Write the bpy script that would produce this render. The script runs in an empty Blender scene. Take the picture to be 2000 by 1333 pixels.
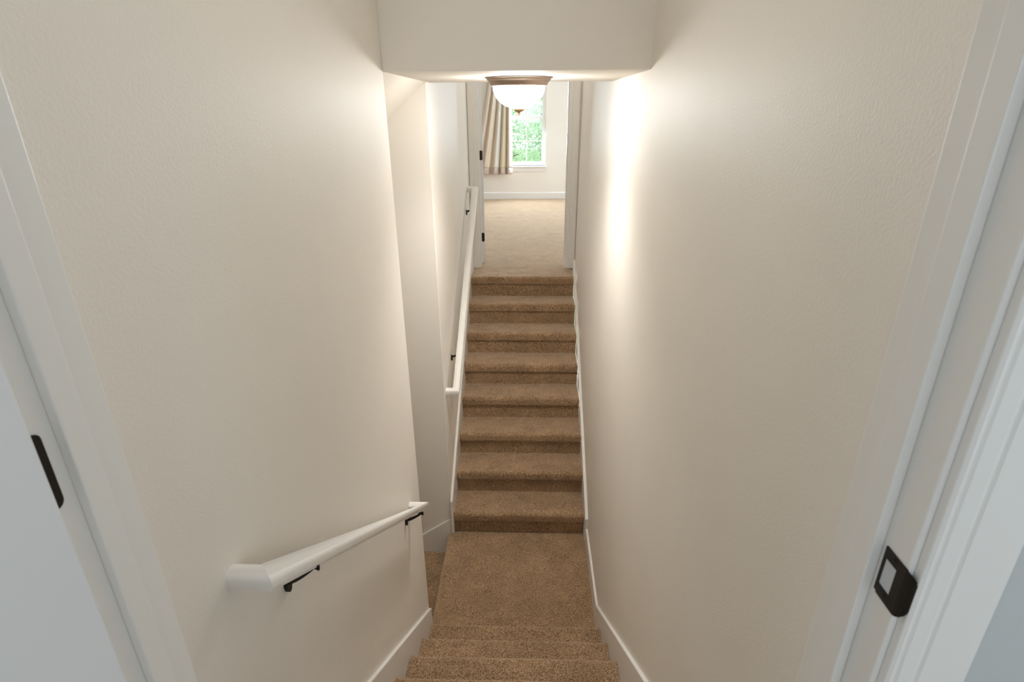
import bpy, bmesh, math, random
import numpy as np
from mathutils import Vector, Matrix

rng = np.random.default_rng(7)
random.seed(7)
S = bpy.context.scene
C = S.collection
ZO = 1.527                      # the camera-height coordinates below are shifted so that the upper floor is z = 0

# ------------------------------------------------------------------ camera, light, exposure
cam_d = bpy.data.cameras.new('camera')
cam = bpy.data.objects.new('camera', cam_d); C.objects.link(cam)
cam_d.sensor_width = 36.0
cam_d.lens = 36.0 * 1097.2336 / 2000.0
cam_d.clip_start = 0.02
R_ = Vector((0.99951288, 0.03049898, -0.0066195)); F_ = Vector((-0.03069353, 0.92224444, -0.38538695)); U_ = Vector((-0.00564911, 0.38540239, 0.92273132))
m = Matrix((R_, U_, -F_)).transposed().to_4x4(); m.translation = Vector((0, 0, ZO))
cam.matrix_world = m
cam_d.dof.use_dof = True; cam_d.dof.focus_distance = 2.8; cam_d.dof.aperture_fstop = 10.0
S.camera = cam

S.view_settings.view_transform = 'Standard'; S.view_settings.look = 'None'
S.view_settings.gamma = 1.0; S.view_settings.use_curve_mapping = False
S.view_settings.exposure = 0.07
S.cycles.use_denoising = True
S.cycles.max_bounces = 14; S.cycles.diffuse_bounces = 10; S.cycles.glossy_bounces = 4; S.cycles.transparent_max_bounces = 12
S.cycles.sample_clamp_indirect = 6.0
S.cycles.caustics_reflective = False; S.cycles.caustics_refractive = False

world = bpy.data.worlds.new('sky'); S.world = world; world.use_nodes = True
bg = world.node_tree.nodes['Background']
bg.inputs[0].default_value = (0.90, 0.95, 1.0, 1); bg.inputs[1].default_value = 4.0      # bright overcast sky

def area_light(name, loc, target, sx, sy, power, col):
    d = bpy.data.lights.new(name, 'AREA'); d.shape = 'RECTANGLE'; d.size = sx; d.size_y = sy; d.energy = power; d.color = col
    o = bpy.data.objects.new(name, d); C.objects.link(o)
    o.location = Vector(loc) + Vector((0, 0, ZO))
    o.rotation_euler = (Vector(target) - Vector(loc)).to_track_quat('-Z', 'Y').to_euler()
    return o
# soft fill light added over the near stairs (above the frame)
area_light('stairwell_fill', (-.06, 1.35, .93), (-.06, 1.45, -2.0), 0.8, 1.5, 4.9, (1.0, 0.99, 0.97))
# fitting on the high ceiling of the far stairs, hidden by the soffit
area_light('far_stairs_ceiling_light', (-.06, 5.25, .93), (-.06, 5.1, -2.0), .35, .35, 4, (1.0, 0.95, 0.88))
sun_d = bpy.data.lights.new('sun', 'SUN'); sun_d.energy = 5; sun_d.angle = 0.2; sun_d.color = (1, .96, .88)
sun = bpy.data.objects.new('sun', sun_d); C.objects.link(sun); sun.rotation_euler = (math.radians(48), 0, math.radians(12))
area_light('hall_right_fill', (1.75, -0.7, 0.1), (-.45, .47, -.5), 1.1, 1.4, 11, (0.80, 0.91, 1.0))  # fill added to brighten the left jamb and near walls
area_light('hall_left_fill', (-1.75, -0.9, 0.1), (.35, .47, -.5), 1.1, 1.4, 20, (0.80, 0.91, 1.0))  # opposite fill, added for the right jamb
# daylight of the upstairs hall (window behind the photographer) and of the bedroom window
area_light('hall_daylight', (0.35, -2.3, 0.15), (0.0, 3.0, -1.0), 1.7, 1.5, 20, (0.80, 0.91, 1.0))
area_light('bedroom_side_fill', (2.1, 8.2, -0.2), (-1.0, 8.2, -0.9), 1.6, 1.5, 46, (0.76, 0.89, 1.0))  # unseen fill added to brighten the bedroom, no window on this side
area_light('bedroom_window_daylight', (-0.04, 10.222, -0.1), (-0.04, 7.0, -0.9), 0.50, 1.4, 92, (0.76, 0.89, 1.0))

# ------------------------------------------------------------------ materials
def mat(name, color, rough=0.6, bump=None, metallic=0.0, spec=0.4, emit=None, mottling=0.0):
    mt = bpy.data.materials.new(name); mt.use_nodes = True
    nt = mt.node_tree; b = nt.nodes['Principled BSDF']
    b.inputs['Base Color'].default_value = (*color, 1); b.inputs['Roughness'].default_value = rough
    b.inputs['Metallic'].default_value = metallic; b.inputs['Specular IOR Level'].default_value = spec
    geo = nt.nodes.new('ShaderNodeNewGeometry')
    if mottling:
        n = nt.nodes.new('ShaderNodeTexNoise'); n.inputs['Scale'].default_value = 2.2; n.inputs['Detail'].default_value = 3
        nt.links.new(geo.outputs['Position'], n.inputs['Vector'])
        r = nt.nodes.new('ShaderNodeValToRGB')
        r.color_ramp.elements[0].position = .35; r.color_ramp.elements[1].position = .65
        r.color_ramp.elements[0].color = (*[c * (1 - mottling) for c in color], 1); r.color_ramp.elements[1].color = (*[c * (1 + mottling) for c in color], 1)
        nt.links.new(n.outputs['Fac'], r.inputs[0]); nt.links.new(r.outputs[0], b.inputs['Base Color'])
    if bump:
        n = nt.nodes.new('ShaderNodeTexNoise'); n.inputs['Scale'].default_value = bump[0]; n.inputs['Detail'].default_value = 2.5
        nt.links.new(geo.outputs['Position'], n.inputs['Vector'])
        bp = nt.nodes.new('ShaderNodeBump'); bp.inputs['Strength'].default_value = bump[1]; bp.inputs['Distance'].default_value = bump[2]
        nt.links.new(n.outputs['Fac'], bp.inputs['Height']); nt.links.new(bp.outputs['Normal'], b.inputs['Normal'])
    if emit:
        b.inputs['Emission Color'].default_value = (*emit[0], 1); b.inputs['Emission Strength'].default_value = emit[1]
    return mt

M_WALL = mat('cream_wall_paint', (0.788, 0.757, 0.702), 0.55, (170, 0.3, 0.0014), mottling=.012)
M_CEIL = mat('ceiling_paint', (0.79, 0.755, 0.69), 0.7, (170, 0.3, 0.0015))
M_HALL = mat('grey_hall_paint', (0.50, 0.52, 0.52), 0.7, (150, 0.25, 0.001))
M_TRIM = mat('white_trim_paint', (0.78, 0.765, 0.74), 0.34, (60, 0.08, 0.001))
M_DOOR = mat('white_door_paint', (0.74, 0.75, 0.76), 0.4, (70, 0.06, 0.001))
M_BRONZE = mat('dark_bronze', (0.020, 0.016, 0.013), 0.45, (300, 0.05, 0.0005), metallic=0.6)
M_BASE = mat('brushed_bronze', (0.30, 0.225, 0.17), 0.45, (120, 0.05, 0.0005), metallic=0.75)
M_FINIAL = mat('copper_bronze', (0.42, 0.27, 0.16), 0.5, (120, 0.05, 0.0005), metallic=0.5)
M_SHADE = mat('lit_opal_glass', (0.9, 0.88, 0.84), 0.25, emit=((1.0, 0.955, 0.89), 52.0))
M_LATCH = mat('bare_latch_hole', (0.55, 0.57, 0.60), 0.6)
M_VINYL = mat('white_vinyl', (0.82, 0.83, 0.84), 0.35)
M_BARK = mat('tree_bark', (0.10, 0.07, 0.05), 0.9, (20, 0.8, 0.02))
M_GROUND = mat('lawn', (0.10, 0.17, 0.06), 0.9, (8, 0.8, 0.05), mottling=.3)

def carpet_mat():
    mt = bpy.data.materials.new('brown_carpet'); mt.use_nodes = True
    nt = mt.node_tree; b = nt.nodes['Principled BSDF']; L = nt.links
    geo = nt.nodes.new('ShaderNodeNewGeometry')
    def noise(scale, detail, rough=.6):
        n = nt.nodes.new('ShaderNodeTexNoise'); n.inputs['Scale'].default_value = scale; n.inputs['Detail'].default_value = detail; n.inputs['Roughness'].default_value = rough
        L.new(geo.outputs['Position'], n.inputs['Vector']); return n
    fine = noise(165, 3.0, .7); big = noise(6.0, 3.0)
    r = nt.nodes.new('ShaderNodeValToRGB'); e = r.color_ramp.elements
    e[0].position = .39; e[0].color = (0.115, 0.064, 0.032, 1)
    e[1].position = .63; e[1].color = (0.62, 0.43, 0.265, 1)
    k = e.new(.5); k.color = (0.36, 0.232, 0.130, 1)
    L.new(fine.outputs['Fac'], r.inputs[0])
    mx = nt.nodes.new('ShaderNodeMix'); mx.data_type = 'RGBA'; mx.blend_type = 'MULTIPLY'; mx.inputs['Factor'].default_value = 1.0
    r2 = nt.nodes.new('ShaderNodeValToRGB'); r2.color_ramp.elements[0].position = .35; r2.color_ramp.elements[1].position = .65
    r2.color_ramp.elements[0].color = (.84, .83, .82, 1); r2.color_ramp.elements[1].color = (1.1, 1.1, 1.1, 1)
    L.new(big.outputs['Fac'], r2.inputs[0]); L.new(r.outputs[0], mx.inputs['A']); L.new(r2.outputs[0], mx.inputs['B'])
    L.new(mx.outputs['Result'], b.inputs['Base Color'])
    b.inputs['Roughness'].default_value = 0.95; b.inputs['Specular IOR Level'].default_value = .1
    b.inputs['Sheen Weight'].default_value = .7; b.inputs['Sheen Roughness'].default_value = .45; b.inputs['Sheen Tint'].default_value = (1, .86, .72, 1)
    bp = nt.nodes.new('ShaderNodeBump'); bp.inputs['Strength'].default_value = .9; bp.inputs['Distance'].default_value = .006
    L.new(fine.outputs['Fac'], bp.inputs['Height']); L.new(bp.outputs['Normal'], b.inputs['Normal'])
    return mt
M_CARPET = carpet_mat()

def glass_mat():
    mt = bpy.data.materials.new('window_glass'); mt.use_nodes = True; nt = mt.node_tree; nt.nodes.clear()
    o = nt.nodes.new('ShaderNodeOutputMaterial'); mx = nt.nodes.new('ShaderNodeMixShader'); mx.inputs[0].default_value = .07
    t = nt.nodes.new('ShaderNodeBsdfTransparent'); t.inputs[0].default_value = (.96, .99, .98, 1)
    g = nt.nodes.new('ShaderNodeBsdfGlossy'); g.inputs['Roughness'].default_value = .02
    nt.links.new(t.outputs[0], mx.inputs[1]); nt.links.new(g.outputs[0], mx.inputs[2]); nt.links.new(mx.outputs[0], o.inputs[0])
    return mt
M_GLASS = glass_mat()

def leaf_mat():
    mt = bpy.data.materials.new('leaf_green'); mt.use_nodes = True; nt = mt.node_tree; b = nt.nodes['Principled BSDF']
    geo = nt.nodes.new('ShaderNodeNewGeometry'); n = nt.nodes.new('ShaderNodeTexNoise'); n.inputs['Scale'].default_value = 3.0
    nt.links.new(geo.outputs['Position'], n.inputs['Vector'])
    r = nt.nodes.new('ShaderNodeValToRGB'); e = r.color_ramp.elements
    e[0].position = .3; e[0].color = (.28, .40, .26, 1); e[1].position = .7; e[1].color = (.50, .64, .45, 1)
    nt.links.new(n.outputs['Fac'], r.inputs[0]); nt.links.new(r.outputs[0], b.inputs['Base Color']); b.inputs['Roughness'].default_value = .5
    tr = nt.nodes.new('ShaderNodeBsdfTranslucent'); nt.links.new(r.outputs[0], tr.inputs[0])
    mx = nt.nodes.new('ShaderNodeMixShader'); mx.inputs[0].default_value = .55
    nt.links.new(b.outputs[0], mx.inputs[1]); nt.links.new(tr.outputs[0], mx.inputs[2]); nt.links.new(mx.outputs[0], nt.nodes['Material Output'].inputs[0])
    return mt
M_LEAF = leaf_mat()

def curtain_mat():
    mt = bpy.data.materials.new('striped_curtain_cloth'); mt.use_nodes = True; nt = mt.node_tree; b = nt.nodes['Principled BSDF']; L = nt.links
    uv = nt.nodes.new('ShaderNodeUVMap'); sp = nt.nodes.new('ShaderNodeSeparateXYZ'); L.new(uv.outputs[0], sp.inputs[0])
    r = nt.nodes.new('ShaderNodeValToRGB'); r.color_ramp.interpolation = 'LINEAR'
    cols = [(0, (.60, .52, .45)), (.16, (.68, .60, .51)), (.26, (.58, .48, .39)), (.34, (.72, .65, .55)), (.50, (.64, .53, .40)), (.58, (.70, .70, .69)), (.66, (.69, .63, .54)), (.78, (.64, .57, .42)), (.88, (.68, .60, .51)), (1, (.56, .48, .42))]
    e = r.color_ramp.elements
    e[0].position = 0; e[0].color = (*cols[0][1], 1); e[1].position = 1; e[1].color = (*cols[-1][1], 1)
    for p, c in cols[1:-1]:
        k = e.new(p); k.color = (*c, 1)
    L.new(sp.outputs[0], r.inputs[0]); L.new(r.outputs[0], b.inputs['Base Color'])
    b.inputs['Roughness'].default_value = .9; b.inputs['Sheen Weight'].default_value = .2
    return mt
M_CURTAIN = curtain_mat()
M_HEM = mat('curtain_hem_cloth', (.55, .46, .41), .9, (200, .2, .001))

# ------------------------------------------------------------------ helpers
class MB:
    """collects polygons, builds ONE mesh object"""
    def __init__(s): s.v = []; s.f = []; s.smooth = False
    def add(s, vs, fs):
        n = len(s.v); s.v += [tuple(p) for p in vs]; s.f += [tuple(i + n for i in f) for f in fs]; return s
    def hexa(s, p):   # 4 bottom (ccw), 4 top
        return s.add(p, [(3, 2, 1, 0), (4, 5, 6, 7), (0, 1, 5, 4), (1, 2, 6, 5), (2, 3, 7, 6), (3, 0, 4, 7)])
    def box(s, x0, x1, y0, y1, z0, z1):
        return s.hexa([(x0, y0, z0), (x1, y0, z0), (x1, y1, z0), (x0, y1, z0), (x0, y0, z1), (x1, y0, z1), (x1, y1, z1), (x0, y1, z1)])
    def prism(s, poly, axis, a, b):   # poly: 2D points in the two other axes (in xyz order), extruded along axis
        def P(p, t):
            return (t, p[0], p[1]) if axis == 0 else (p[0], t, p[1]) if axis == 1 else (p[0], p[1], t)
        n = len(poly)
        vs = [P(p, a) for p in poly] + [P(p, b) for p in poly]
        return s.add(vs, [tuple(range(n))[::-1], tuple(range(n, 2 * n))] + [(i, (i + 1) % n, n + (i + 1) % n, n + i) for i in range(n)])
    def lathe(s, prof, cx, cy, seg=40):    # prof: (r, z) list
        n0 = len(s.v)
        for r, z in prof:
            for k in range(seg):
                a = 2 * math.pi * k / seg; s.v.append((cx + r * math.cos(a), cy + r * math.sin(a), z))
        for i in range(len(prof) - 1):
            for k in range(seg):
                s.f.append((n0 + i * seg + k, n0 + i * seg + (k + 1) % seg, n0 + (i + 1) * seg + (k + 1) % seg, n0 + (i + 1) * seg + k))
        s.f.append(tuple(n0 + k for k in range(seg))[::-1]); n1 = n0 + (len(prof) - 1) * seg
        s.f.append(tuple(n1 + k for k in range(seg)))
        s.smooth = True; return s
    def tube(s, pts, rad, seg=10):
        n0 = len(s.v); pts = [Vector(p) for p in pts]
        for i, p in enumerate(pts):
            d = (pts[min(i + 1, len(pts) - 1)] - pts[max(i - 1, 0)]).normalized()
            a = d.orthogonal().normalized() if abs(d.z) > .99 else d.cross(Vector((0, 0, 1))).normalized(); b = d.cross(a)
            r = rad[i] if isinstance(rad, (list, tuple)) else rad
            for k in range(seg):
                t = 2 * math.pi * k / seg; s.v.append(tuple(p + a * r * math.cos(t) + b * r * math.sin(t)))
        for i in range(len(pts) - 1):
            for k in range(seg):
                s.f.append((n0 + i * seg + k, n0 + i * seg + (k + 1) % seg, n0 + (i + 1) * seg + (k + 1) % seg, n0 + (i + 1) * seg + k))
        s.f.append(tuple(n0 + k for k in range(seg))[::-1]); n1 = n0 + (len(pts) - 1) * seg
        s.f.append(tuple(n1 + k for k in range(seg))); s.smooth = True; return s
    def build(s, name, material, parent=None, bevel=0, origin=None, label=None, sharp=35):
        me = bpy.data.meshes.new(name)
        o0 = Vector(origin) if origin is not None else (Vector((0, 0, 0)) if parent is None else Vector(parent['o0']))
        me.from_pydata([tuple(Vector(p) - o0) for p in s.v], [], s.f); me.update()
        bm = bmesh.new(); bm.from_mesh(me); bmesh.ops.recalc_face_normals(bm, faces=bm.faces); bm.to_mesh(me); bm.free()
        me.materials.append(material)
        o = bpy.data.objects.new(name, me); C.objects.link(o)
        o['o0'] = list(o0)
        if parent is None: o.location = o0 + Vector((0, 0, ZO))
        else:
            o.parent = parent; o.location = o0 - Vector(parent['o0'])
        if s.smooth:
            for p in me.polygons: p.use_smooth = True
            me.set_sharp_from_angle(angle=math.radians(sharp))
        if bevel:
            b = o.modifiers.new('bevel', 'BEVEL'); b.width = bevel; b.segments = 2; b.limit_method = 'ANGLE'; b.angle_limit = math.radians(40)
        if label: o['label'] = label
        return o

def empty(name, loc):
    o = bpy.data.objects.new(name, None); C.objects.link(o); o.empty_display_size = .1
    o['o0'] = list(loc); o.location = Vector(loc) + Vector((0, 0, ZO)); return o
def tag(o, label=None, cat=None, group=None, kind=None):
    if label: o['label'] = label
    if cat: o['category'] = cat
    if group: o['group'] = group
    if kind: o['kind'] = kind
    return o
def struct(o, label): return tag(o, label, kind='structure')
def copy_part(o, parent, off):
    c = o.copy(); C.objects.link(c); c.parent = parent; c.location = Vector(o.location) + Vector(off); return c

# ------------------------------------------------------------------ key dimensions (camera-height coordinates, metres)
ZL, H, ZF = -3.0472, 0.19, -1.5272          # landing level, riser, upper floors
Y1, T = 3.451, 0.2631                       # first riser and tread of the far flight
def YN(i): return 2.697 - 0.2537 * i        # nosings of the near flight
XL, XU = -0.592, -0.588                     # left walls (near flight, far flight)
def XR(z): return 0.444 + 0.0088 * (z + 3.05)
YD, YDJ, YB = 5.59, 5.73, 10.27             # bedroom door wall, its bedroom face, bedroom window wall
ZS = 0.132                                  # soffit underside
ZC = 0.95
YNEAR, YFAR = 0.407, 0.516                  # near door wall

# ------------------------------------------------------------------ walls and ceilings
def wall_right():
    b = MB(); zs = [-4.6, ZC]
    b.hexa([(XR(zs[0]), YFAR, zs[0]), (.75, YFAR, zs[0]), (.75, YD + .02, zs[0]), (XR(zs[0]), YD + .02, zs[0]),
            (XR(zs[1]), YFAR, zs[1]), (.75, YFAR, zs[1]), (.75, YD + .02, zs[1]), (XR(zs[1]), YD + .02, zs[1])])
    return b.build('wall_right', M_WALL)
struct(wall_right(), 'long cream painted wall on the right of both stair flights')
struct(MB().box(-3.2, XL, YFAR, 2.48, -4.6, ZC).build('wall_left', M_WALL, bevel=.006), 'cream painted wall on the left of the near stairs, ending at the landing')
struct(MB().prism([(-3.2, Y1), (XU, Y1), (XU, YD + .02), (-.80, YD + .02), (-.80, Y1 + .14), (-3.2, Y1 + .14)], 2, -4.6, ZC).build('wall_far_left', M_WALL, bevel=.004), 'cream wall beyond the landing that turns the corner along the far stairs')
struct(MB().prism([(XL, 2.47), (.50, 2.47), (.50, 3.60), (XL, 3.60)], 2, ZS, ZC).build('ceiling_soffit', M_CEIL, bevel=.0015), 'dropped soffit beam over the landing carrying the light')
struct(MB().prism([(XL - .001, ZS), (XL - .001, ZS + .2), (-3.2, ZS + .2 - 2.27), (-3.2, ZS - 2.27)], 1, 2.481, Y1 - .001).build('ceiling_sloped', M_CEIL), 'sloped ceiling over the stairs that descend to the left')
struct(MB().box(-3.2, .8, YFAR, 2.47, ZC, ZC + .1).build('ceiling', M_CEIL), 'ceiling above the near stairs')
struct(MB().box(-3.2, .8, 3.60, YD + .14, ZC, ZC + .1).build('ceiling', M_CEIL), 'ceiling above the far stairs')
struct(MB().box(-3.3, -3.2, 2.48, Y1, -4.8, ZC).build('wall_stairwell_end', M_WALL), 'end wall of the stairwell that goes down to the left')
# near door wall and hall
struct(MB().box(-3.3, .8, .3, YD + .1, -4.75, -4.6).build('floor_lower', M_CARPET), 'carpeted lower floor under the stairs')
b = MB(); b.box(-2.0, -.468, YNEAR, YFAR, -4.6, ZC).box(.368, 2.0, YNEAR, YFAR, -4.6, ZC).box(-.468, .368, YNEAR, YFAR, -4.6, ZF - .15).box(-.468, .368, YNEAR, YFAR, .54, ZC)
struct(b.build('wall_near', M_HALL), 'grey hall wall around the near doorway')
struct(MB().box(-2.0, 2.0, -2.6, .60, ZF - .16, ZF - .002).build('floor_hall', M_CARPET), 'carpeted upstairs hall floor under the camera')
struct(MB().box(-2.1, -2.0, -2.6, YFAR, ZF, ZC).build('wall_hall_left', M_HALL), 'left wall of the upstairs hall behind the camera')
struct(MB().box(2.0, 2.1, -2.6, YFAR, ZF, ZC).build('wall_hall_right', M_HALL), 'right wall of the upstairs hall behind the camera')
struct(MB().box(-2.1, 2.1, -2.7, -2.6, ZF, ZC).build('wall_hall_back', M_HALL), 'back wall of the upstairs hall behind the camera')
struct(MB().box(-2.1, 2.1, -2.7, YFAR, ZC, ZC + .1).build('ceiling_hall', M_CEIL), 'ceiling of the upstairs hall')
# bedroom shell
b = MB(); b.box(-2.3, -.516, YD + .012, YDJ - .012, ZF, ZC).box(.372, 2.3, YD + .012, YDJ - .012, ZF, ZC).box(-.516, .372, YD + .012, YDJ - .012, .53, ZC)
struct(b.build('wall_bedroom_door', M_WALL), 'cream wall holding the bedroom doorway at the top of the far stairs')
WX0, WX1, WZ0, WZ1 = -.395, .262, -.965, .66
b = MB(); b.box(-2.3, WX0, YB, YB + .16, ZF, ZC).box(WX1, 2.3, YB, YB + .16, ZF, ZC).box(WX0, WX1, YB, YB + .16, ZF, WZ0).box(WX0, WX1, YB, YB + .16, WZ1, ZC)
struct(b.build('wall_back', M_WALL), 'bright cream bedroom wall around the window')
struct(MB().box(-2.4, -2.3, YDJ - .12, YB + .16, ZF, ZC).build('wall_bedroom_left', M_WALL), 'left bedroom wall')
struct(MB().box(2.3, 2.4, YDJ - .12, YB + .16, ZF, ZC).build('wall_bedroom_right', M_WALL), 'right bedroom wall')
struct(MB().box(-2.4, 2.4, YDJ - .12, YB + .16, ZC, ZC + .1).build('ceiling_bedroom', M_CEIL), 'bedroom ceiling')

# ------------------------------------------------------------------ carpets and stairs
def fuzz(n): return rng.normal(0, 1, n)
def grid_obj(name, P, parent=None, origin=None, material=M_CARPET):
    """P: (n, m, 3) array of points"""
    n, mm, _ = P.shape
    o0 = np.array(origin if origin is not None else (parent['o0'] if parent is not None else (0, 0, 0)), float)
    me = bpy.data.meshes.new(name)
    idx = np.arange(n * mm).reshape(n, mm)
    q = np.stack([idx[:-1, :-1], idx[1:, :-1], idx[1:, 1:], idx[:-1, 1:]], -1).reshape(-1, 4)
    me.from_pydata((P.reshape(-1, 3) - o0).tolist(), [], q.tolist()); me.update()
    me.polygons.foreach_set('use_smooth', np.ones(len(q), bool)); me.materials.append(material)
    o = bpy.data.objects.new(name, me); C.objects.link(o); o['o0'] = list(o0)
    if parent is None: o.location = Vector(o0) + Vector((0, 0, ZO))
    else: o.parent = parent; o.location = Vector(o0) - Vector(parent['o0'])
    return o
def resample(pts, step):
    pts = np.array(pts, float); d = np.r_[0, np.cumsum(np.linalg.norm(np.diff(pts, axis=0), axis=1))]
    t = np.linspace(0, d[-1], max(2, int(d[-1] / step) + 1))
    return np.stack([np.interp(t, d, pts[:, 0]), np.interp(t, d, pts[:, 1])], 1)
def step_profile(tread, over, nose, rise, dip=.010):
    """(s, z): s grows uphill, nosing front at s=0, tread at z=0; from the riser's foot up and back to the next riser, closed underneath"""
    r = .026; rb = .016
    p = [(over, -rise - .01), (over, -nose - .004), (over - .004, -nose + .002)]
    p += [(rb - rb * math.sin(a), -nose + rb - rb * math.cos(a)) for a in np.linspace(0, math.pi / 2, 6)]
    p += [(r - r * math.cos(a), -r + r * math.sin(a)) for a in np.linspace(0, math.pi / 2, 9)]
    p += [(tread * .45, 0), (tread * .6, -dip * .1), (tread * .8, -dip * .4), (tread + over + .004, -dip)]
    return p
def smooth_noise(n, mm, k):
    a = rng.normal(0, 1, (n // k + 3, mm // k + 3)); yi = np.arange(n) / k; xi = np.arange(mm) / k
    y0 = yi.astype(int); x0 = xi.astype(int); fy = (yi - y0)[:, None]; fx = (xi - x0)[None, :]
    fy = fy * fy * (3 - 2 * fy); fx = fx * fx * (3 - 2 * fx)
    return (a[y0][:, x0] * (1 - fy) + a[y0 + 1][:, x0] * fy) * (1 - fx) + (a[y0][:, x0 + 1] * (1 - fy) + a[y0 + 1][:, x0 + 1] * fy) * fx
def step_points(prof, x0, x1, place, step=.0065, amp=.0011):
    """carpet over one step; place(x, s, z) -> xyz"""
    q = resample(prof, step); t = np.gradient(q, axis=0); nrm = np.stack([-t[:, 1], t[:, 0]], 1); nrm /= np.linalg.norm(nrm, axis=1)[:, None]
    xs = np.linspace(x0, x1, int((x1 - x0) / step) + 1)
    D = amp * rng.normal(0, 1, (len(q), len(xs))) + .0016 * smooth_noise(len(q), len(xs), 9)
    D[-6:] *= .3
    s = q[:, 0][:, None] + nrm[:, 0][:, None] * D; z = q[:, 1][:, None] + nrm[:, 1][:, None] * D
    X = np.broadcast_to(xs[None, :], s.shape) + rng.normal(0, .0008, s.shape)
    # side edges turn down a little where the carpet is tucked against the skirt
    e = np.minimum(xs - x0, x1 - xs); z = z - .006 * np.exp(-(e / .008) ** 2)[None, :]
    return place(X, s, z)

# near flight: goes up towards the camera; step 8 is the hall floor's edge
near = empty('staircase', (-.07, YN(1), ZL))
tag(near, 'near flight of brown carpeted steps descending from the doorway to the landing', 'stairs')
pr = step_profile(.2537, .025, .07, H)
def place_near(X, s, z): return np.stack([X, YN(1) - s, ZL + H + z], -1)
st = grid_obj('step', step_points(pr, -.578, .431, place_near, .0055), near)
for i in range(1, 7): copy_part(st, near, (0, -.2537 * i, H * i))
pr8 = step_profile(.09, .025, .07, H, 0)
grid_obj('step', step_points(pr8, -.578, .431, lambda X, s, z: np.stack([X, YN(8) - s, ZL + 8 * H + z], -1)), near)
# far flight: goes up away from the camera
far = empty('staircase', (-.07, Y1, ZL))
tag(far, 'far flight of brown carpeted steps rising from the landing to the bedroom doorway', 'stairs')
pr = step_profile(T, .026, .0765, H)
def place_far(X, s, z): return np.stack([X, Y1 - .026 + s, ZL + H + z], -1)
st = grid_obj('step', step_points(pr, -.571, .4275, place_far, .007), far)
for i in range(1, 7): copy_part(st, far, (0, T * i, H * i))
pr8 = step_profile(.36, .026, .0765, H, 0)
grid_obj('step', step_points(pr8, -.571, .4275, lambda X, s, z: np.stack([X, Y1 - .026 + 7 * T + s, ZL + 8 * H + z], -1), .007), far)
# side flight: from the landing down to the left, only its first tread shows
side = empty('staircase', (XL, 2.97, ZL - H))
tag(side, 'brown carpeted steps dropping away left of the landing, only the top tread showing', 'stairs')
for k in range(1, 5):
    pr = step_profile(.262, .025, .07, H)
    y0, y1 = 2.484, Y1 - .017
    def place_side(X, s, z, k=k): return np.stack([-.617 - .262 * k + s, X, ZL - H * k + z], -1)
    grid_obj('step', step_points(pr, y0, y1, place_side, .0085), side)
# landing: flat carpet with a rounded edge over the side flight
pl = step_profile(1.034, .025, .07, H, 0)
yl0, yl1 = YN(1) - .026, Y1 + .001
P = step_points(pl, yl0 + .0, yl1, lambda X, s, z: np.stack([-.617 + s, X, ZL + z], -1), .0065)
# the part in front of the wall end stays inside the stair width
mask = P[..., 1] < 2.482
P[..., 0] = np.where(mask, np.maximum(P[..., 0], -.578), P[..., 0])
struct(grid_obj('floor_landing', P), 'square brown carpeted landing between the two flights')
# bedroom carpet
yy = np.linspace(YD + .02, YB, 330); xx = np.linspace(-2.3, 2.3, 330)
X, Yg = np.meshgrid(xx, yy)
Z = ZF + .0008 * rng.normal(0, 1, X.shape) + .0015 * smooth_noise(*X.shape, 12)
struct(grid_obj('floor_bedroom', np.stack([X, Yg, Z], -1)), 'pale daylit carpet of the bedroom floor')
struct(MB().box(-2.4, 2.4, YD + .02, YB + .16, ZF - .2, ZF - .012).build('floor_bedroom_slab', M_GROUND), 'floor slab under the bedroom carpet')

# ------------------------------------------------------------------ skirting boards
def board(name, poly, x0, x1, label, bevel=.003):
    return struct(MB().prism(poly, 0, x0, x1).build(name, M_TRIM, bevel=bevel), label)
def ztop_l(y): return -2.775 + .768 * (2.475 - y)
board('baseboard_left', [(2.478, ZL), (2.478, ztop_l(2.478)), (.55, ztop_l(.55)), (.55, ztop_l(.55) - .55), (1.9, ZL)], XL - .001, XL + .0155, 'white sloped skirt board along the left wall of the near stairs')
def slanted_board(name, pts_top, ybot, th, label):
    """board on the leaning right wall: top outline pts_top (y, z), bottom points"""
    b = MB(); poly = pts_top + ybot; n = len(poly)
    vs = [(XR(z) + .002, y, z) for y, z in poly] + [(XR(z) - th, y, z) for y, z in poly]
    b.add(vs, [tuple(range(n)), tuple(range(n, 2 * n))[::-1]] + [(i, (i + 1) % n, n + (i + 1) % n, n + i) for i in range(n)])
    return struct(b.build(name, M_TRIM, bevel=.003), label)
slanted_board('baseboard_right_near', [(.55, -1.277), (2.66, -2.927)], [(2.66, ZL - .05), (1.9, ZL - .05), (.55, -2.0)], .0165, 'white sloped skirt board along the right wall of the near stairs')
slanted_board('baseboard_right_landing', [(2.661, -2.927), (3.36, -2.927)], [(3.36, ZL - .05), (2.661, ZL - .05)], .0145, 'short level white baseboard on the right of the landing')
def zu(y, c): return ZL + H + .7222 * (y - 3.425) + c
slanted_board('baseboard_right_far', [(3.362, zu(3.362, .06)), (YD - .001, -1.437)], [(YD - .001, ZF - .3), (3.9, ZL - .05), (3.362, ZL - .05)], .0215, 'white sloped skirt board along the right wall of the far stairs')
board('baseboard_left_far', [(3.42, ZL), (3.42, zu(3.42, .115)), (YD - .001, zu(YD, .03)), (YD - .001, ZF - .3), (3.9, ZL)], XU - .001, -.570, 'white sloped skirt board along the left wall of the far stairs')
struct(MB().prism([(-.5885, ZL - H - .03), (-.5885, -2.918), (-1.7, -2.918 - .70 * 1.11), (-1.7, -4.4), (-.9, ZL - H - .03)], 1, Y1 - .016, Y1 + .001).build('baseboard_side', M_TRIM, bevel=.003), 'white sloped skirt board beside the steps dropping to the left')
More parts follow.
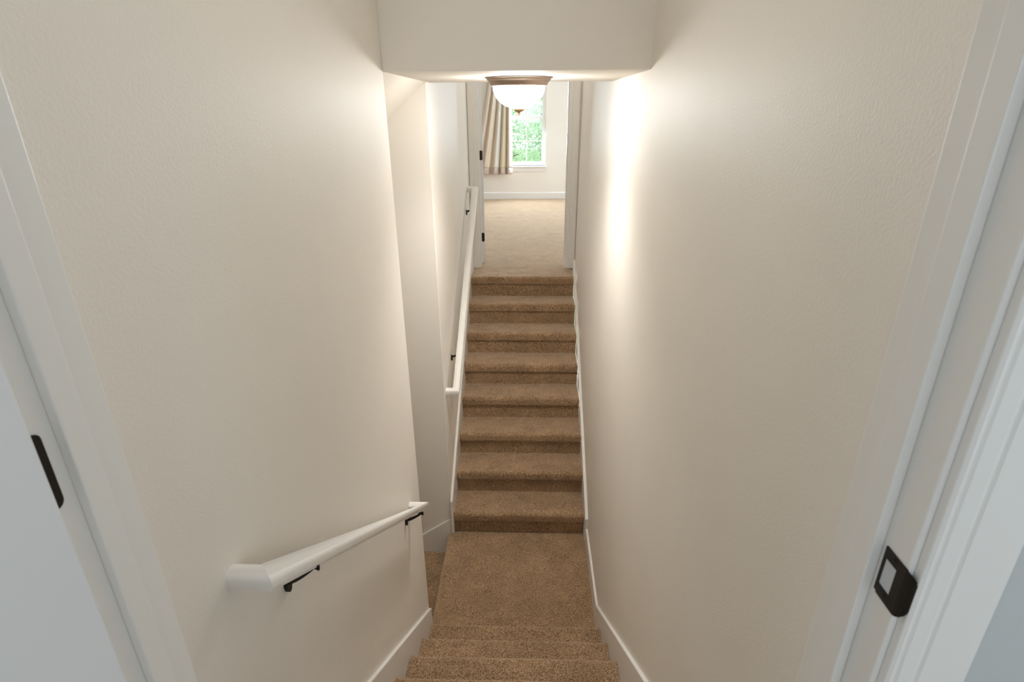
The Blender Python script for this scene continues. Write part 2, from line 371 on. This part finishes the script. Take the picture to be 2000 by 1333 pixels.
b = MB(); b.box(-2.3, 2.3, YB - .016, YB, ZF - .01, -1.425).prism([(YB - .016, -1.425), (YB - .006, -1.409), (YB, -1.407), (YB, -1.425)], 0, -2.3, 2.3)
struct(b.build('baseboard_back', M_TRIM), 'white baseboard under the bedroom window')

# ------------------------------------------------------------------ door frames
def casing(name, parent, xin, xout, yface, ydir, z0, z1, jamb_is=None):
    """moulded casing: thick outer band stepping down to a thin inner edge"""
    w = xout - xin
    prof = [(0, 0), (0, .009), (.05, .011), (.09, .0105), (.13, .0125), (.30, .0135), (.34, .012), (.38, .0145), (.88, .017), (.95, .0165), (1, .012), (1, 0)]
    return MB().prism([(xin + w * a, yface + ydir * d) for a, d in prof], 2, z0, z1).build(name, M_TRIM, parent, bevel=.0012)
tr = empty('trim_1', (-.05, YNEAR, ZF)); struct(tr, 'white frame of the near doorway that the camera looks through')
zt = .52
for sx, xj in ((1, .35), (-1, -.45)):
    MB().box(min(xj, xj + sx * .018), max(xj, xj + sx * .018), YNEAR, YFAR, ZF, zt).build('jamb', M_TRIM, tr, bevel=.0018)
    MB().box(min(xj, xj - sx * .011), max(xj, xj - sx * .011), .4435, .4725, ZF, zt).build('stop', M_TRIM, tr, bevel=.0015)
    casing('casing', tr, xj + sx * .006, xj + sx * .079, YNEAR, -1, ZF, zt + .006)
    casing('casing', tr, xj + sx * .012, xj + sx * .075, YFAR, 1, ZF + .01, zt + .006)
MB().box(-.45, .35, YNEAR, YFAR, zt, zt + .018).build('head_jamb', M_TRIM, tr, bevel=.0018)
MB().box(-.529, .429, YNEAR - .016, YNEAR, zt + .006, zt + .08).build('head_casing', M_TRIM, tr, bevel=.003)
# strike plate: flat leaf with a latch hole and two screws, and a lip curling round the jamb edge
def plate_with_hole():
    xs = .3489; b = MB()
    y0, y1, z0, z1 = .4065, .4378, -.4520, -.3965
    hy0, hy1, hz0, hz1 = .4175, .4342, -.4395, -.4080
    zc = (z0 + z1) / 2
    # outer outline (rounded inner corners) split round the hole
    for (a0, a1, c0, c1) in ((y0, hy0, z0, z1), (hy1, y1, z0 + .002, z1 - .0), (hy0, hy1, z0, hz0), (hy0, hy1, hz1, z1)):
        b.box(xs - .0006, xs + .0012, a0, a1, c0, c1)
    # lip: half-round tongue, curved outward past the jamb edge
    n = 14; rows = []
    for t, dx, dy in ((0, 0, 0), (.25, .0006, -.0030), (.5, .0024, -.0058), (.75, .0055, -.0078), (1, .0095, -.0086)):
        half = .0265 * math.sqrt(max(0, 1 - (t * .88) ** 2)) + .001
        rows.append([(xs - .0006 + dx, y0 + dy, zc - half + 2 * half * k / n) for k in range(n + 1)])
    vs = [p for r in rows for p in r]; back = [(p[0] + .0012, p[1] + .0008, p[2]) for p in vs]; N = len(vs)
    fs = []
    for i in range(len(rows) - 1):
        for k in range(n):
            a = i * (n + 1) + k; q = (a, a + 1, a + n + 2, a + n + 1); fs += [q, tuple(j + N for j in q[::-1])]
    b.add(vs + back, fs); return b
sp = plate_with_hole().build('strike_plate', M_BRONZE, tr, label='dark bronze strike plate with latch hole on the right jamb')
MB().box(.3492, .3500, .4172, .4345, -.4398, -.4077).build('latch_hole', M_LATCH, sp)
for zz in (-.4020, -.4460):
    n = 12; b = MB(); yc = .4235
    b.prism([(yc + .0026 * math.cos(2 * math.pi * k / n), zz + .0026 * math.sin(2 * math.pi * k / n)) for k in range(n)], 0, .3478, .3486).build('screw', M_BRONZE, sp)
# near door, hinged on the left jamb and opened past square towards the camera
PX, PY = -.452, .400
phi = math.radians(13)
dd = Vector((-math.sin(phi), -math.cos(phi), 0)); tt = Vector((math.cos(phi), -math.sin(phi), 0))
def slab(parent, name, pv, dd, tt, a0, a1, t0, t1, z0, z1, material, bevel=.002):
    p = lambda a, t, z: tuple(Vector((pv[0], pv[1], 0)) + dd * a + tt * t + Vector((0, 0, z)))
    return MB().hexa([p(a0, t0, z0), p(a1, t0, z0), p(a1, t1, z0), p(a0, t1, z0), p(a0, t0, z1), p(a1, t0, z1), p(a1, t1, z1), p(a0, t1, z1)]).build(name, material, parent, bevel=bevel)
d1 = empty('door_1', (PX, PY, ZF)); struct(d1, 'white near door opened towards the camera on the left')
slab(d1, 'door_leaf', (PX, PY), dd, tt, .003, .785, .006, .041, ZF + .012, zt - .004, M_DOOR)
def hinge(zc, h=.081):
    b = MB(); r = .008; y1, y0 = .4287, .4075; z0, z1 = zc - h / 2, zc + h / 2
    arc = lambda cy, cz, a0, a1: [(cy + r * math.cos(a), cz + r * math.sin(a)) for a in np.linspace(a0, a1, 6)]
    b.prism([(y0, z0)] + arc(y1 - r, z0 + r, -math.pi / 2, 0) + arc(y1 - r, z1 - r, 0, math.pi / 2) + [(y0, z1)], 0, -.4502, -.4482)
    b.tube([(PX, PY, z0), (PX, PY, z1)], .006, 12)
    return b.build('hinge', M_BRONZE, d1, label='dark bronze hinge')
for zc in (-.312, .33, -1.33): hinge(zc)
k = MB().lathe([(.0, 0), (.024, .004), (.028, .018), (.02, .03), (.011, .036), (.011, .055), (.033, .058), (.033, .066), (0, .066)], 0, 0, 24)
kp = Vector((PX, PY, 0)) + dd * .72
for v_ in range(len(k.v)):
    x, y, z = k.v[v_]; p = kp + tt * (.041 + .064 - z) + dd * x + Vector((0, 0, -.55 + y)); k.v[v_] = tuple(p)
k.build('door_knob', M_BRONZE, d1)

# bedroom door frame
t2 = empty('trim_2', (-.07, YD, ZF)); struct(t2, 'white frame of the bedroom doorway at the top of the far stairs')
for sx, xj, xo in ((1, .354, .456), (-1, -.497, -.586)):
    MB().box(min(xj, xj + sx * .018), max(xj, xj + sx * .018), YD + .012, YDJ - .012, ZF, .51).build('jamb', M_TRIM, t2, bevel=.0015)
    MB().box(min(xj, xj - sx * .010), max(xj, xj - sx * .010), YD + .03, YD + .062, ZF, .51).build('stop', M_TRIM, t2, bevel=.0015)
    casing('casing', t2, xj + sx * .005, xo, YD + .012, -1, ZF + .002, .515)
    casing('casing', t2, xj + sx * .005, xo, YDJ - .012, 1, ZF + .002, .515)
MB().box(-.497, .354, YD + .012, YDJ - .012, .51, .528).build('head_jamb', M_TRIM, t2)
MB().box(-.586, .456, YD - .005, YD + .012, .515, .60).build('head_casing', M_TRIM, t2, bevel=.003)
PX2, PY2 = -.502, YDJ + .006
ph = math.radians(7); d2d = Vector((-math.sin(ph), math.cos(ph), 0)); t2d = Vector((math.cos(ph), math.sin(ph), 0))
d2 = empty('door_2', (PX2, PY2, ZF)); struct(d2, 'white bedroom door swung back into the bedroom, its hinge edge showing')
slab(d2, 'door_leaf', (PX2, PY2), d2d, t2d, .004, .83, .004, .040, ZF + .02, .505, M_DOOR)
for zc in (-.438, -1.241):
    b = MB(); h = .089; r = .009
    p = lambda t, z, a: tuple(Vector((PX2, PY2, 0)) + t2d * t + d2d * a + Vector((0, 0, z)))
    arc = lambda ct, cz, a0, a1: [(ct + r * math.cos(a), cz + r * math.sin(a)) for a in np.linspace(a0, a1, 6)]
    ol = [(.0, zc - h / 2)] + arc(.036 - r, zc - h / 2 + r, -math.pi / 2, 0) + arc(.036 - r, zc + h / 2 - r, 0, math.pi / 2) + [(.0, zc + h / 2)]
    n = len(ol)
    b.add([p(t, z, .0035) for t, z in ol] + [p(t, z, .0015) for t, z in ol], [tuple(range(n)), tuple(range(n, 2 * n))[::-1]] + [(i, (i + 1) % n, n + (i + 1) % n, n + i) for i in range(n)])
    b.build('hinge', M_BRONZE, d2, label='dark bronze hinge leaf')

# ------------------------------------------------------------------ bedroom window
w = empty('window_1', (-.07, YB, WZ0)); struct(w, 'white double-hung bedroom window with grilles')
yw = YB + .055
b = MB(); fr = .045
b.box(WX0, WX0 + fr, yw, yw + .09, WZ0, WZ1).box(WX1 - fr, WX1, yw, yw + .09, WZ0, WZ1).box(WX0 + fr, WX1 - fr, yw, yw + .09, WZ1 - fr, WZ1).box(WX0 + fr, WX1 - fr, yw, yw + .09, WZ0, WZ0 + .02)
b.build('window_frame', M_VINYL, w, bevel=.002)
def sash(z0, z1, y, bot, top, label):
    x0, x1 = WX0 + fr, WX1 - fr; sw = .018
    s = MB().box(x0, x0 + sw, y, y + .035, z0, z1).box(x1 - sw, x1, y, y + .035, z0, z1).box(x0 + sw, x1 - sw, y, y + .035, z0, z0 + bot).box(x0 + sw, x1 - sw, y, y + .035, z1 - top, z1).build('sash', M_VINYL, w, bevel=.002, label=label)
    xm = (x0 + x1) / 2; zm = (z0 + bot + z1 - top) / 2
    MB().box(xm - .008, xm + .008, y + .010, y + .026, z0 + bot, z1 - top).build('muntin', M_VINYL, s)
    MB().box(x0 + sw, xm - .008, y + .010, y + .026, zm - .008, zm + .008).box(xm + .008, x1 - sw, y + .010, y + .026, zm - .008, zm + .008).build('muntin', M_VINYL, s)
    for xa, xb in ((x0 + sw, xm - .008), (xm + .008, x1 - sw)):
        for za, zb in ((z0 + bot, zm - .008), (zm + .008, z1 - top)):
            MB().box(xa, xb, y + .016, y + .020, za, zb).build('pane', M_GLASS, s)
sash(WZ0 + .02, -.165, yw + .005, .045, .04, 'lower sash')
sash(-.205, WZ1 - fr, yw + .045, .055, .03, 'upper sash')
MB().box(WX0 - .015, WX1 + .022, YB - .045, YB + .06, WZ0 - .018, WZ0).build('window_stool', M_TRIM, w, bevel=.004)
MB().prism([(WX0 + .0, WZ0 - .018), (WX1 + .005, WZ0 - .018), (WX1 - .02, -1.055), (WX0 + .02, -1.055)], 1, YB - .016, YB).build('window_apron', M_TRIM, w, bevel=.002)

# ------------------------------------------------------------------ curtain
def make_curtain():
    zt_, zb_ = .66, -1.092
    root = empty('curtain', (-.6, YB - .1, zb_)); tag(root, 'beige striped pleated curtain panel hanging left of the bedroom window', 'curtain')
    nu, nz = 200, 50
    u = np.linspace(0, 1, nu)[None, :]; v = np.linspace(0, 1, nz)[:, None]      # v: 0 top
    xl = -.66 - .36 * v ** 1.15; xr = -.335 + .02 * v
    x = xl + (xr - xl) * u
    amp = .032 + .014 * v
    ph_ = 2 * np.pi * (5.0 * u + .18 * np.sin(6 * u + 1.0) + .05 * v)
    y = YB - .12 + amp * np.sin(ph_) + .008 * np.sin(2 * np.pi * 11.3 * u + 3 * v)
    x = x + .012 * np.cos(ph_) * (.6 + .4 * v)
    z = zt_ + (zb_ - zt_) * v + 0 * u - .006 * np.sin(ph_) * v
    P = np.stack([x, y, z], -1)
    k = int(nz * .955)
    def cloth(name, P, v0, v1, material):
        o = grid_obj(name, P, root, material=material)
        n, mm, _ = P.shape
        uvl = o.data.uv_layers.new(name='UVMap')
        vi = np.zeros(len(o.data.loops), int); o.data.loops.foreach_get('vertex_index', vi)
        uv = np.stack([(vi % mm) / (mm - 1), 1 - (v0 + (v1 - v0) * (vi // mm) / (n - 1))], -1)
        uvl.data.foreach_set('uv', uv.ravel().astype(np.float32))
        sm = o.modifiers.new('thickness', 'SOLIDIFY'); sm.thickness = .002
        return o
    cloth('panel', P[:k], 0, .955, M_CURTAIN); cloth('hem', P[k - 1:], .955, 1, M_HEM)
make_curtain()
rod = empty('curtain_rod', (-.1, YB - .12, .69)); tag(rod, 'dark curtain rod above the bedroom window carrying the beige panel', 'curtain rod')
MB().tube([(-.95, YB - .12, .69), (.75, YB - .12, .69)], .009).build('rod', M_BRONZE, rod)
for x in (-.95, .75): MB().lathe([(.0, .668), (.018, .676), (.022, .69), (.018, .704), (.0, .712)], x, YB - .12, 16).build('finial', M_BRONZE, rod)
for x in (-.85, .65): MB().tube([(x, YB, .69), (x, YB - .12, .69)], .006).build('bracket', M_BRONZE, rod)

# ------------------------------------------------------------------ ceiling light
LX, LY = -.058, 3.03
cl = empty('ceiling_light', (LX, LY, ZS)); tag(cl, 'flush ceiling light with white bowl shade and bronze trim under the soffit', 'ceiling light')
MB().lathe([(.02, ZS), (.166, ZS), (.168, ZS - .004), (.158, ZS - .007), (.157, ZS - .012), (.150, ZS - .017), (.143, ZS - .026), (.138, ZS - .036), (.133, ZS - .040), (.127, ZS - .036), (.02, ZS - .030)], LX, LY, 64).build('base_ring', M_BASE, cl, label='brushed bronze base ring')
prof = [(.128 * math.sin(t), ZS - .035 - .108 * (1 - (1 - math.cos(t)) / 1.0) if False else (ZS - .036) - .107 * math.cos(t) ** .92) for t in np.linspace(.0, math.pi / 2 - .02, 22)]
prof[0] = (.004, prof[0][1])
MB().lathe(prof, LX, LY, 64).build('glass_shade', M_SHADE, cl, label='lit white glass bowl')
zb = ZS - .143
MB().lathe([(.004, zb + .004), (.029, zb + .003), (.030, zb), (.024, zb - .008), (.014, zb - .0135), (.0075, zb - .0155), (.0065, zb - .026), (.0055, zb - .030), (.002, zb - .032)], LX, LY, 28).build('finial', M_FINIAL, cl, label='bronze finial')

sd = bpy.data.lights.new('bowl_fill_spot', 'SPOT'); sd.energy = 42.0; sd.color = (1, .955, .89); sd.spot_size = math.radians(140); sd.spot_blend = .9; sd.shadow_soft_size = .07
so = bpy.data.objects.new('bowl_fill_spot', sd); C.objects.link(so); so.location = (LX, LY, ZS - .19 + ZO)   # spot added under the bowl to brighten the treads and lower walls

# ------------------------------------------------------------------ handrails
def rail_profile(w, h):
    """(side, z) plumb profile: rounded bread-loaf top over a narrower flat base"""
    hp = [(w * .36, -h * .5), (w * .36, -h * .31), (w * .47, -h * .27), (w * .5, -h * .2), (w * .5, h * .16)]
    hp += [(w * (.24 + .26 * math.cos(a)), h * (.16 + .25 * math.sin(a))) for a in np.linspace(.3, math.pi / 2, 7)] + [(w * .1, h * .48)]
    p = hp + [(-s, z) for s, z in hp[::-1]]
    return p
def handrail(name, path, w, h, label, mats=M_TRIM):
    """path: wall point, corner, corner, wall point; mitred corners in plan"""
    P = [Vector(p) for p in path]; root = empty(name, P[1]); tag(root, label, 'handrail')
    prof = rail_profile(w, h); n = len(prof)
    dirs = [(P[i + 1] - P[i]) for i in range(3)]
    flat = [Vector((d.x, d.y, 0)).normalized() for d in dirs]
    side = [Vector((f.y, -f.x, 0)) for f in flat]
    def ring(i, k):      # ring of segment k at path vertex i
        s = side[k]
        if 0 < i < 3:
            bis = (side[i - 1] + side[i]).normalized(); sc = 1 / bis.dot(s)
            off = lambda t: bis * t * sc
            return [P[i] + off(t) + Vector((0, 0, z)) for t, z in prof]
        return [P[i] + s * t + Vector((0, 0, z)) for t, z in prof]
    for k, nm in ((0, 'end_return'), (1, 'rail'), (2, 'end_return')):
        a, c = ring(k, k), ring(k + 1, k); b = MB()
        # subdivide not needed: straight pieces
        b.add(a + c, [tuple(range(n))[::-1], tuple(range(n, 2 * n))] + [(i, (i + 1) % n, n + (i + 1) % n, n + i) for i in range(n)])
        b.smooth = True
        b.build(nm, mats, root, sharp=28)
    return root
def bracket(root, xw, xr_, y, zrail_bottom, slope, drop):
    """wall foot, slim rising arm and a short saddle under the rail"""
    br = MB(); zt_ = zrail_bottom - .006; zf = zrail_bottom - drop
    n = 12; pts = [(y + .013 * math.cos(2 * math.pi * i / n), zf - .004 + .024 * math.sin(2 * math.pi * i / n)) for i in range(n)]
    br.prism(pts, 0, xw - .001, xw + .010)
    arm = []
    for t in np.linspace(0, 1, 8):
        x = xw + .008 + (xr_ - xw - .004) * t; z = zf + .004 + (zt_ - zf - .008) * (t ** 1.4)
        arm.append((x, y, z))
    br.tube(arm, [.0085 - .0035 * t for t in np.linspace(0, 1, 8)], 8)
    br.prism([(xr_ - .004, zrail_bottom - .003), (xr_ + .019, zrail_bottom - .002), (xr_ + .019, zrail_bottom - .016)], 1, y - .004, y + .004)   # gusset at the tip
    o = br.build('bracket', M_BRONZE, root, label='dark bronze wall bracket')
    sl = MB(); L_ = .03
    sl.hexa([(xr_ - .012, y - L_, zrail_bottom - .004 - slope * L_), (xr_ + .012, y - L_, zrail_bottom - .004 - slope * L_), (xr_ + .012, y + L_, zrail_bottom - .004 + slope * L_), (xr_ - .012, y + L_, zrail_bottom - .004 + slope * L_),
             (xr_ - .012, y - L_, zrail_bottom + .0005 - slope * L_), (xr_ + .012, y - L_, zrail_bottom + .0005 - slope * L_), (xr_ + .012, y + L_, zrail_bottom + .0005 + slope * L_), (xr_ - .012, y + L_, zrail_bottom + .0005 + slope * L_)])
    sl.build('saddle', M_BRONZE, o)
HW, HH = .042, .043
ya, za, yb_, zb_ = .836, -.862, 2.25, -1.838
xc = -.521
hr = handrail('handrail', [(XL, ya, za), (xc, ya, za), (xc, yb_, zb_), (XL, yb_, zb_)], HW, HH, 'white handrail with returned ends on the left wall of the near stairs')
s1 = (zb_ - za) / (yb_ - ya)
for y, dr in ((1.022, .058), (2.15, .050)): bracket(hr, XL, xc, y, za + s1 * (y - ya) - HH / 2, s1, dr)
ya, za, yb_, zb_ = 3.528, -1.866, 5.39, -.712
HH = .054
hr2 = handrail('handrail', [(XU, ya, za), (-.5175, ya, za), (-.5175, yb_, zb_), (XU, yb_, zb_)], .054, HH, 'white handrail climbing the left wall of the far stairs to the bedroom')
s2 = (zb_ - za) / (yb_ - ya)
for y in (3.85, 5.22): bracket(hr2, XU, -.5175, y, za + s2 * (y - ya) - HH / 2, s2, .05)

# ------------------------------------------------------------------ garden seen through the window
struct(MB().box(-40, 40, YB + .5, 70, -4.9, -4.7).build('ground', M_GROUND), 'lawn outside below the window')
def tree(x, y, hgt, r, nleaf, label, seed):
    rg = np.random.default_rng(seed); z0 = -4.7
    root = empty('tree', (x, y, z0)); tag(root, label, 'tree', 'trees outside the bedroom window')
    MB().tube([(x, y, z0), (x + .05, y, z0 + hgt * .35), (x - .05, y + .1, z0 + hgt * .65), (x, y, z0 + hgt * .9)], [.16, .12, .08, .03], 10).build('trunk', M_BARK, root)
    for a in range(6):
        t = a * 1.05 + rg.random(); zz = z0 + hgt * (.35 + .08 * a)
        MB().tube([(x, y, zz), (x + r * .4 * math.cos(t), y + r * .4 * math.sin(t), zz + .5), (x + r * .75 * math.cos(t), y + r * .75 * math.sin(t), zz + .8)], [.06, .04, .015], 6).build('branch', M_BARK, root)
    # clustered leaves
    nc = 70; d = rg.normal(0, 1, (nc, 3)); d /= np.linalg.norm(d, axis=1)[:, None]
    cen = np.array([x, y, z0 + hgt * .62]) + d * (rg.random((nc, 1)) ** .45) * np.array([r, r, hgt * .40])
    c = cen[rg.integers(0, nc, nleaf)] + rg.normal(0, r * .115, (nleaf, 3))
    a = rg.normal(0, 1, (nleaf, 3)); a /= np.linalg.norm(a, axis=1)[:, None]
    bq = np.cross(a, rg.normal(0, 1, (nleaf, 3))); bq /= np.linalg.norm(bq, axis=1)[:, None]
    s = rg.uniform(.045, .085, (nleaf, 1))
    V = np.stack([c - a * s, c + bq * s * .5, c + a * s, c - bq * s * .5], 1).reshape(-1, 3) - np.array([x, y, z0])
    Fq = np.arange(nleaf * 4).reshape(-1, 4)
    me = bpy.data.meshes.new('foliage'); me.from_pydata(V.tolist(), [], Fq.tolist()); me.update(); me.materials.append(M_LEAF)
    o = bpy.data.objects.new('foliage', me); C.objects.link(o); o.parent = root; o['kind'] = 'stuff'
tree(2.0, 17.5, 7.6, 2.4, 15000, 'leafy green tree filling the right of the window view', 1)
tree(-1.9, 22.5, 6.4, 2.1, 11000, 'leafy green tree mostly behind the curtain side of the window', 2)
tree(1.6, 27.5, 7.5, 2.6, 12000, 'lower leafy tree farther off behind the window sash', 3)
